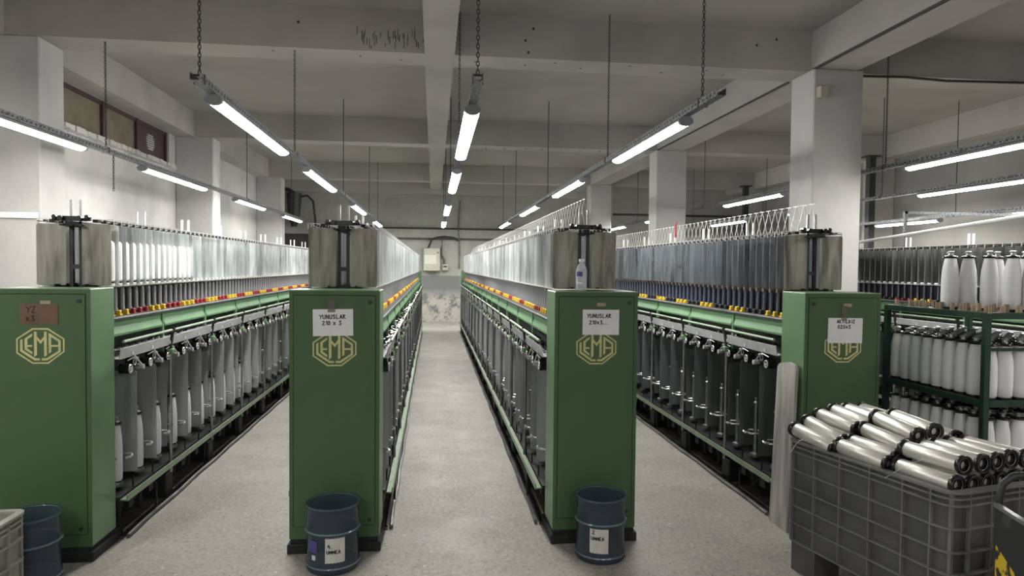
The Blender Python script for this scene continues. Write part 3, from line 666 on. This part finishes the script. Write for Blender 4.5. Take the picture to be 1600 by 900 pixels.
# ---------------------------------------------------------------- bobbins
YP=[(.036,.0),(.043,.01),(.0445,.06),(.0440,.17),(.040,.225),(.031,.275),(.027,.292)]
_bob={}
def bobbin(loc,label,group,scale=1.,cap=True,seg=16,straight=False):
    t=thing('yarn_bobbin',label,'bobbin',loc,random.uniform(0,6),group); t.scale=(scale,)*3
    if not _bob:
        _bob['yarn']=MB().lathe(YP,seg).mesh('yarn',M_yarn)
        _bob['base']=MB().lathe([(.036,-.012),(.041,-.010),(.041,0),(.034,.001)],seg).mesh('base_flange',M_blackpl)
        _bob['flange']=MB().lathe([(.024,.290),(.038,.293),(.041,.298),(.038,.304),(.022,.308)],seg).mesh('top_flange',M_blackpl)
        _bob['tip']=MB().lathe([(.020,.306),(.014,.312),(.013,.322),(.019,.326),(.019,.333),(.010,.336)],seg).mesh('tip',M_steel)
    if straight:
        if 's' not in _bob: _bob['s']=MB().lathe([(.036,0),(.0435,.008),(.044,.05),(.044,.20),(.0415,.222),(.033,.232),(.012,.236)],seg).mesh('yarn',M_yarn)
        obj('yarn',_bob['s'],t); obj('base_flange',_bob['base'],t); return t
    obj('yarn',_bob['yarn'],t); obj('base_flange',_bob['base'],t)
    if cap: obj('top_flange',_bob['flange'],t); obj('tip',_bob['tip'],t)
    return t
for k in range(14):
    bobbin((MX[0]+.148,YM+UP0+.047+k*P_UP,1.462),'white yarn bobbin between upper plates of the wall machine, %s from its cabinet'%ORD[k],'bobbins on the upper spindles of the wall machine',straight=True)
for k in range(12):
    t=bobbin((MX[0]+.185,YM+LO0-.10+k*P_LO,.303),'slim white yarn bobbin on lower spindles of the wall machine, %s from its cabinet'%ORD[k],'bobbins on the lower spindles of the wall machine',1.07)
    t.scale=(.72,.72,1.12)

# ---------------------------------------------------------------- bobbin rack
t=thing('bobbin_rack','dark green steel rack loaded with white bobbins beside the pillar','rack',(0,0,0))
RX0,RX1,RY0,RY1=3.06,3.70,3.40,4.26
for x in (RX0,RX1-.035):
    for y in (RY0,RY1-.035):
        MB().cbox(x,x+.035,y,y+.035,.10,1.34,.003).build('post',M_rack,t)
        MB().cyl((x+.005,y+.017,.05),(x+.03,y+.017,.05),.05,12).build('wheel',M_blackpl,t)
for z,h in ((1.305,.035),(.81,.035),(.40,.035)):
    for y in (RY0,RY1-.03): MB().box(RX0+.035,RX1-.035,y,y+.03,z,z+h).build('rail',M_rack,t)
    for x in (RX0,RX1-.03): MB().box(x,x+.03,RY0+.035,RY1-.035,z,z+h).build('rail',M_rack,t)
for z in (.835,.425): MB().box(RX0+.03,RX1-.03,RY0+.03,RY1-.03,z,z+.01).build('shelf',M_blackpl,t)
MB().box(RX0+.03,RX1-.03,RY0+.03,RY1-.03,1.318,1.328).build('shelf',M_rack,t)
MB().box(RX0+.035,RX1-.035,RY0+.008,RY0+.02,1.125,1.142).build('guard_bar',M_rack,t)
for i in range(6):
    for j in range(9):
        if (i*7+j*3)%4!=1: MB().cyl((RX0+.06+i*.10,RY0+.07+j*.093,1.328),(RX0+.06+i*.10,RY0+.07+j*.093,1.375),.013,8).build('peg',M_wood,t)
for j in range(9):
    for i in range(6):
        x=RX0+.075+i*.098; y=RY0+.06+j*.094
        if i==0: lab='white yarn bobbin on the rack middle shelf along the cabinet side, %s from corner post'%ORD[j]
        elif j==0: lab='white yarn bobbin on the rack middle shelf front edge, %s from corner post'%ORD[i]
        else: lab='white yarn bobbin on the rack middle shelf, %s row in, %s from the front edge'%(ORD[i],ORD[j])
        bobbin((x,y,.857),lab,'bobbins on the rack middle shelf')
        if (i+j)%5!=4 or i==0:
            if i==0: lab='black capped bobbin on the rack bottom shelf along the cabinet side, %s from corner post'%ORD[j]
            elif j==0: lab='black capped bobbin on the rack bottom shelf front edge, %s from corner post'%ORD[i]
            else: lab='black capped bobbin on the rack bottom shelf, %s row in, %s from the front edge'%(ORD[i],ORD[j])
            bobbin((x,y,.447),lab,'bobbins on the rack bottom shelf',.96)
for k,(x,y) in enumerate([(3.275,3.93),(3.375,4.06),(3.372,3.90),(3.42,3.79),(3.475,3.68),(3.555,3.63),(3.62,3.55),(3.49,4.04),(3.60,3.93),(3.655,3.78)]):
    bobbin((x,y,1.342 if False else 1.388-.045),'white yarn bobbin on the rack top among wooden pegs, %s from the pillar side'%ORD[k],'bobbins on the rack top',1.06)

# ---------------------------------------------------------------- crates
def rr(L,Wd,r,n=5,out=0.):
    pts=[]
    for cx_,cy_,a0 in ((L-r,Wd-r,0),(r,Wd-r,90),(r,r,180),(L-r,r,270)):
        for i in range(n+1):
            a=R(a0+90*i/n); pts.append((cx_+(r+out)*math.cos(a),cy_+(r+out)*math.sin(a)))
    return pts
def ringbox(b,L,Wd,r,z0,z1,o0,o1):
    A=rr(L,Wd,r,out=o0); B=rr(L,Wd,r,out=o1); n=len(A)
    vs=[(x,y,z0) for x,y in A]+[(x,y,z0) for x,y in B]+[(x,y,z1) for x,y in A]+[(x,y,z1) for x,y in B]; fs=[]
    for i in range(n):
        j=(i+1)%n; fs+=[(i,j,n+j,n+i)[::-1],(2*n+i,2*n+j,3*n+j,3*n+i)[::-1],(i,j,2*n+j,2*n+i)[::-1],(n+i,n+j,3*n+j,3*n+i)]
    fs=[f for f in fs]
    return b.add(vs,fs)
def crate(label,L,Wd,H,loc,rz,body,rib,zs,us,vs_,z0=.13,r=.07):
    t=thing('plastic_crate',label,'crate',loc,rz)
    b=MB(); ringbox(b,L,Wd,r,z0,H-.01,-.024,-.019); P=rr(L,Wd,r,out=-.022); b.prism(P,z0,z0+.012,'z'); b.build('body',body,t)
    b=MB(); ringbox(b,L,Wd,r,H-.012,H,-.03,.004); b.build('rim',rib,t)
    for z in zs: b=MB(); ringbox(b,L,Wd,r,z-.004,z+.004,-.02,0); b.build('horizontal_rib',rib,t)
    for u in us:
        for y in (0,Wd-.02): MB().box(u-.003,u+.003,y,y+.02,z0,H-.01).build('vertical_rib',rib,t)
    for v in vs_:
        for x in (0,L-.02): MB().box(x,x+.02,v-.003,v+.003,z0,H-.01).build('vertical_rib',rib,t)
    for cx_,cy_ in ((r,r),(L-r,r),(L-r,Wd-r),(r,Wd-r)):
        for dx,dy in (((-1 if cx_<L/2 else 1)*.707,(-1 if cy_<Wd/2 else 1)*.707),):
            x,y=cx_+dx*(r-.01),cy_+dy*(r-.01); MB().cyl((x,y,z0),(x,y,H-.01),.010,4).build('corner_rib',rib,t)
    for x in (.03,L-.19):
        for y in (.03,Wd-.19):
            MB().prism([(x,y),(x+.16,y),(x+.16,y+.16),(x,y+.16)],0,z0+.01,'z').build('foot',body,t)
    return t
CA=math.atan2(-.975,.222)
# local x runs along the long side towards the camera, local y is mirrored so that the crate lies to the right
CL,CW=.93,.66
ux,uy=Vector((.222,-.975)),Vector((.975,.222))
def cw(u,v,z): return Vector((1.845+ux.x*u+uy.x*v, 3.318+ux.y*u+uy.y*v, z))
o3=cw(0,0,0)
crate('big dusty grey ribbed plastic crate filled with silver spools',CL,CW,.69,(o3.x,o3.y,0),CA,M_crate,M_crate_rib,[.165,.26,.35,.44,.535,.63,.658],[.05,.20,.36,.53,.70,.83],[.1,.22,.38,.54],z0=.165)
crate('pale grey ribbed plastic crate in front of the cardboard tagged cabinet',.66,.72,.42,(-2.53,2.62,0),0,M_crate_lt,M_crate_lt,[.10,.20,.30,.36,.385],[.10,.22,.34,.46,.58],[.10,.22,.34,.46,.58],z0=.03,r=.05)
# silver spools
SPR=.036
_sp={}
def spool(p,q,label):
    p=Vector(p);q=Vector(q);c=(p+q)/2;d=(q-p).normalized()
    t=thing('silver_spool',label,'spool',c,0,'silver spools in the grey crate'); t.rotation_mode='QUATERNION'; t.rotation_quaternion=d.to_track_quat('Z','Y')
    if not _sp:
        h=.14
        _sp['b']=MB().lathe([(SPR-.004,-h+.012),(SPR,-h+.02),(SPR,h-.02),(SPR-.004,h-.012)],24).mesh('filament',M_silver)
        fl=[(.018,.0),(.018,-.006),(.028,-.006),(.031,.006),(.040,.008),(.0415,.002),(.0415,-.008),(.038,-.014),(.018,-.014)]
        _sp['e']=MB().lathe([(r,h+z) for r,z in fl],24,closed=True).mesh('flange',M_blackpl)
        _sp['f']=MB().lathe([(r,-h-z) for r,z in fl][::-1],24,closed=True).mesh('flange',M_blackpl)
        _sp['c']=MB().lathe([(.026,h+.001),(.028,h+.003),(.029,h+.001)],24,closed=True).mesh('flange_ring',M_spindle)
        _sp['h']=MB().lathe([(.018,-h),(.018,h-.01),(.016,h-.01),(.016,-h)],16,closed=True).mesh('core_tube',mat('brown_core',(.05,.03,.025),.6))
    obj('filament',_sp['b'],t); obj('flange',_sp['e'],t); obj('flange',_sp['f'],t); obj('flange_ring',_sp['c'],t); obj('core_tube',_sp['h'],t)
def row(u0_,u1_,lst,words,first=0):
    for k,(v0,z0,v1,z1) in enumerate(lst):
        spool(cw(u0_,v0,z0),cw(u1_,v1,z1),'silver spool, %s from the crate long rim, %s'%(ORD[k],words))
row(.018,.298,[(.045,.735,.04,.70),(.125,.77,.095,.728),(.205,.80,.18,.785),(.30,.817,.275,.80),(.39,.817,.375,.805),(.49,.811,.475,.80)],'in the group at the plank end')
row(.312,.592,[(.045,.722,.05,.708),(.125,.735,.105,.735),(.20,.79,.16,.775),(.275,.845,.225,.82),(.385,.845,.325,.833),(.50,.80,.46,.79)],'in the middle group')
row(.612,.892,[(.075,.705,.07,.705),(.16,.700,.16,.700),(.24,.700,.24,.700),(.325,.700,.325,.700),(.41,.70,.41,.70),(.50,.70,.50,.70)],'lower layer of the group with open ends')
row(.61,.89,[(.118,.778,.108,.782),(.215,.778,.215,.780),(.30,.778,.30,.780),(.385,.778,.38,.785),(.48,.775,.475,.778)],'upper layer of the group with open ends')
row(.02,.30,[(.07,.645,.07,.625),(.17,.70,.17,.68),(.27,.72,.27,.70),(.37,.73,.37,.71),(.47,.72,.47,.70),(.57,.70,.57,.70)],'buried layer at the plank end')
row(.315,.595,[(.07,.632,.07,.632),(.16,.66,.16,.655),(.26,.73,.26,.71),(.36,.75,.36,.73),(.46,.71,.46,.70),(.57,.70,.57,.70)],'buried layer in the middle')
for k,(pts) in enumerate([[(.10,-.008,.70),(.3,.0,.73),(.36,.02,.76),(.44,.05,.79)],[(.62,-.008,.66),(.68,.02,.72),(.74,.06,.77),(.72,.09,.80)],[(.05,-.01,.62),(.09,-.008,.68),(.16,.0,.74)]]):
    MB().tube([cw(*p) for p in pts],.0012,4).build('loose_thread',M_white,label=['white loose thread trailing over the crate rim near the middle spools','white loose thread crossing the open ended spools','short loose thread hanging at the plank end of the crate'][k],category='thread')

# dark metal cart at the frame edge
t=thing('metal_cart','scratched dark metal cart with tube handle beside the spool crate','cart',(2.036,2.2,0),-.27)
cv=MB(); cv.box(0,.012,-.85,0,.12,.72).box(.48,.492,-.85,0,.12,.72).box(.012,.48,-.012,0,.12,.60).box(.012,.48,-.85,-.838,.12,.72).box(.012,.48,-.838,-.012,.12,.13); cv.build('tub',M_cart,t)
MB().box(-.004,.016,-.85,0,.715,.728).build('rim',M_steel,t)
MB().tube([(.025,.02,.40),(.025,.02,.74),(.035,.02,.795),(.07,.02,.825),(.12,.02,.832),(.40,.02,.832),(.45,.02,.81),(.47,.02,.76),(.47,.02,.40)],.0135,10).build('handle',M_dark,t)
MB().box(.03,.46,-.8,-.03,.60,.66).build('cardboard_load',M_rust,t)
MB().prism([(-.30,.46),(-.02,.58),(-.02,.42),(-.30,.40)],-.0025,-.0005,'x').build('warning_tape',M_tape,t)
for x in (.06,.43):
    for y in (-.75,-.08): MB().cyl((x-.02,y,.06),(x+.02,y,.06),.06,14).build('wheel',M_blackpl,t)

# plank leaning on the fourth cabinet
b=MB(); ys=[3.735,3.76,3.82,3.88,3.93,3.95]; zs=[.985,1.005,1.012,1.004,.99,.965]
poly=[(3.735,0)]+[(3.95,0)]+list(zip(ys[::-1],zs[::-1]))
b.prism([(y,z) for y,z in poly],0,.018,'x')
pk=b.build('plank',M_plank,label='whitewashed wooden plank leaning against the green cabinet behind the spool crate',category='plank'); pk.location=(2.10,0,0); pk.rotation_euler=(0,.035,0)

# ---------------------------------------------------------------- buckets cut from water jugs
BP=[(.128,.0),(.136,.012),(.1365,.05),(.1305,.066),(.1305,.186),(.138,.198),(.138,.222),(.1305,.236),(.1315,.320),(.1375,.330),(.1375,.340),(.131,.342),(.1285,.325),(.129,.232),(.134,.222),(.134,.20),(.129,.19),(.129,.064),(.1335,.05),(.1335,.016),(.126,.008),(.0,.008)]
def bucket(x,y,label,lines=None,lx=0.,purple=False,tilt=0.):
    t=thing('jug_bucket',label,'bucket',(x,y,0),0,'buckets cut from water jugs')
    MB().lathe([(0,0)]+BP,36).build('shell',M_bucket,t)
    for zz,rr_,tr_ in ((.335,.1335,.0045),(.21,.1355,.0055),(.034,.1345,.005)):
        MB().tube([(rr_*math.cos(R(10*i)),rr_*math.sin(R(10*i)),zz) for i in range(36)],tr_,6,closed=True).build('ridge',M_ridge,t)
    def wrap(r): 
        return lambda px,pz,d: ((r-d)*math.sin(px/r+lx), -(r-d)*math.cos(px/r+lx), pz)
    if lines:
        w,h=.10,.13; b=MB(); b.sm=True; n=6; r=.1335
        tr=wrap(r)
        for k in range(n):
            a=-w/2+w*k/n; c=-w/2+w*(k+1)/n
            b.add([tr(a,.065,0),tr(c,.065+tilt,0),tr(c,.065+h+tilt,0),tr(a,.065+h,0)],[(0,1,2,3)])
        b.build('paper_label',M_paper2,t)
        for txt,x0,z0,hh in lines: writing(txt,x0-w/2,.065+z0,hh,0,.0042,wrap(r+.0008)).build('handwriting',M_ink,t)
    if purple:
        b=MB(); b.sm=True; tr=wrap(.1335)
        for k in range(5):
            a=-.15+.011*k; c=-.15+.011*(k+1); b.add([tr(a,.115,0),tr(c,.115,0),tr(c,.175,0),tr(a,.175,0)],[(0,1,2,3)])
        b.build('purple_print',M_purple,t)
        b=MB(); tr=wrap(.1336)
        for k in range(2):
            a=-.13+.013*k; c=-.13+.013*(k+1); b.add([tr(a,.075,0),tr(c,.075,0),tr(c,.10,0),tr(a,.10,0)],[(0,1,2,3)])
        b.build('white_print',M_paper2,t)
    return t
bucket(-.512,3.555,'blue cut water jug bucket with purple print and white label',[('4.',.014,.078,.02),('UMMEA',.008,.05,.017)],.22,True,.004)
bucket(.915,3.545,'blue cut water jug bucket under the water bottle cabinet, white label only',[('2',.014,.10,.02),('UMMEA',.008,.068,.017)],-.30,False,-.004)
bucket(-1.955,3.50,'blue cut water jug bucket without label behind the pale crate')

# ---------------------------------------------------------------- extras in the right bay
cable('white_pole','long white pole lying over the tops of the dark plated machine',[(4.85,7.2,1.895),(4.85,5.04,2.035),(4.85,4.2,2.09)],.016,M_white,'pole')
t=thing('slotted_frame','perforated steel angle frame standing behind the dark plated machine','frame',(5.72,7.62,0))
MB().box(0,.035,0,.003,0,2.3).box(0,.003,0,.035,0,2.3).build('upright',M_rail,t); MB().box(0,2.6,0,.003,2.265,2.3).box(0,2.6,0,.035,2.297,2.3).build('crossbar',M_rail,t); MB().box(2.6,2.635,0,.035,0,2.3).build('upright',M_rail,t)
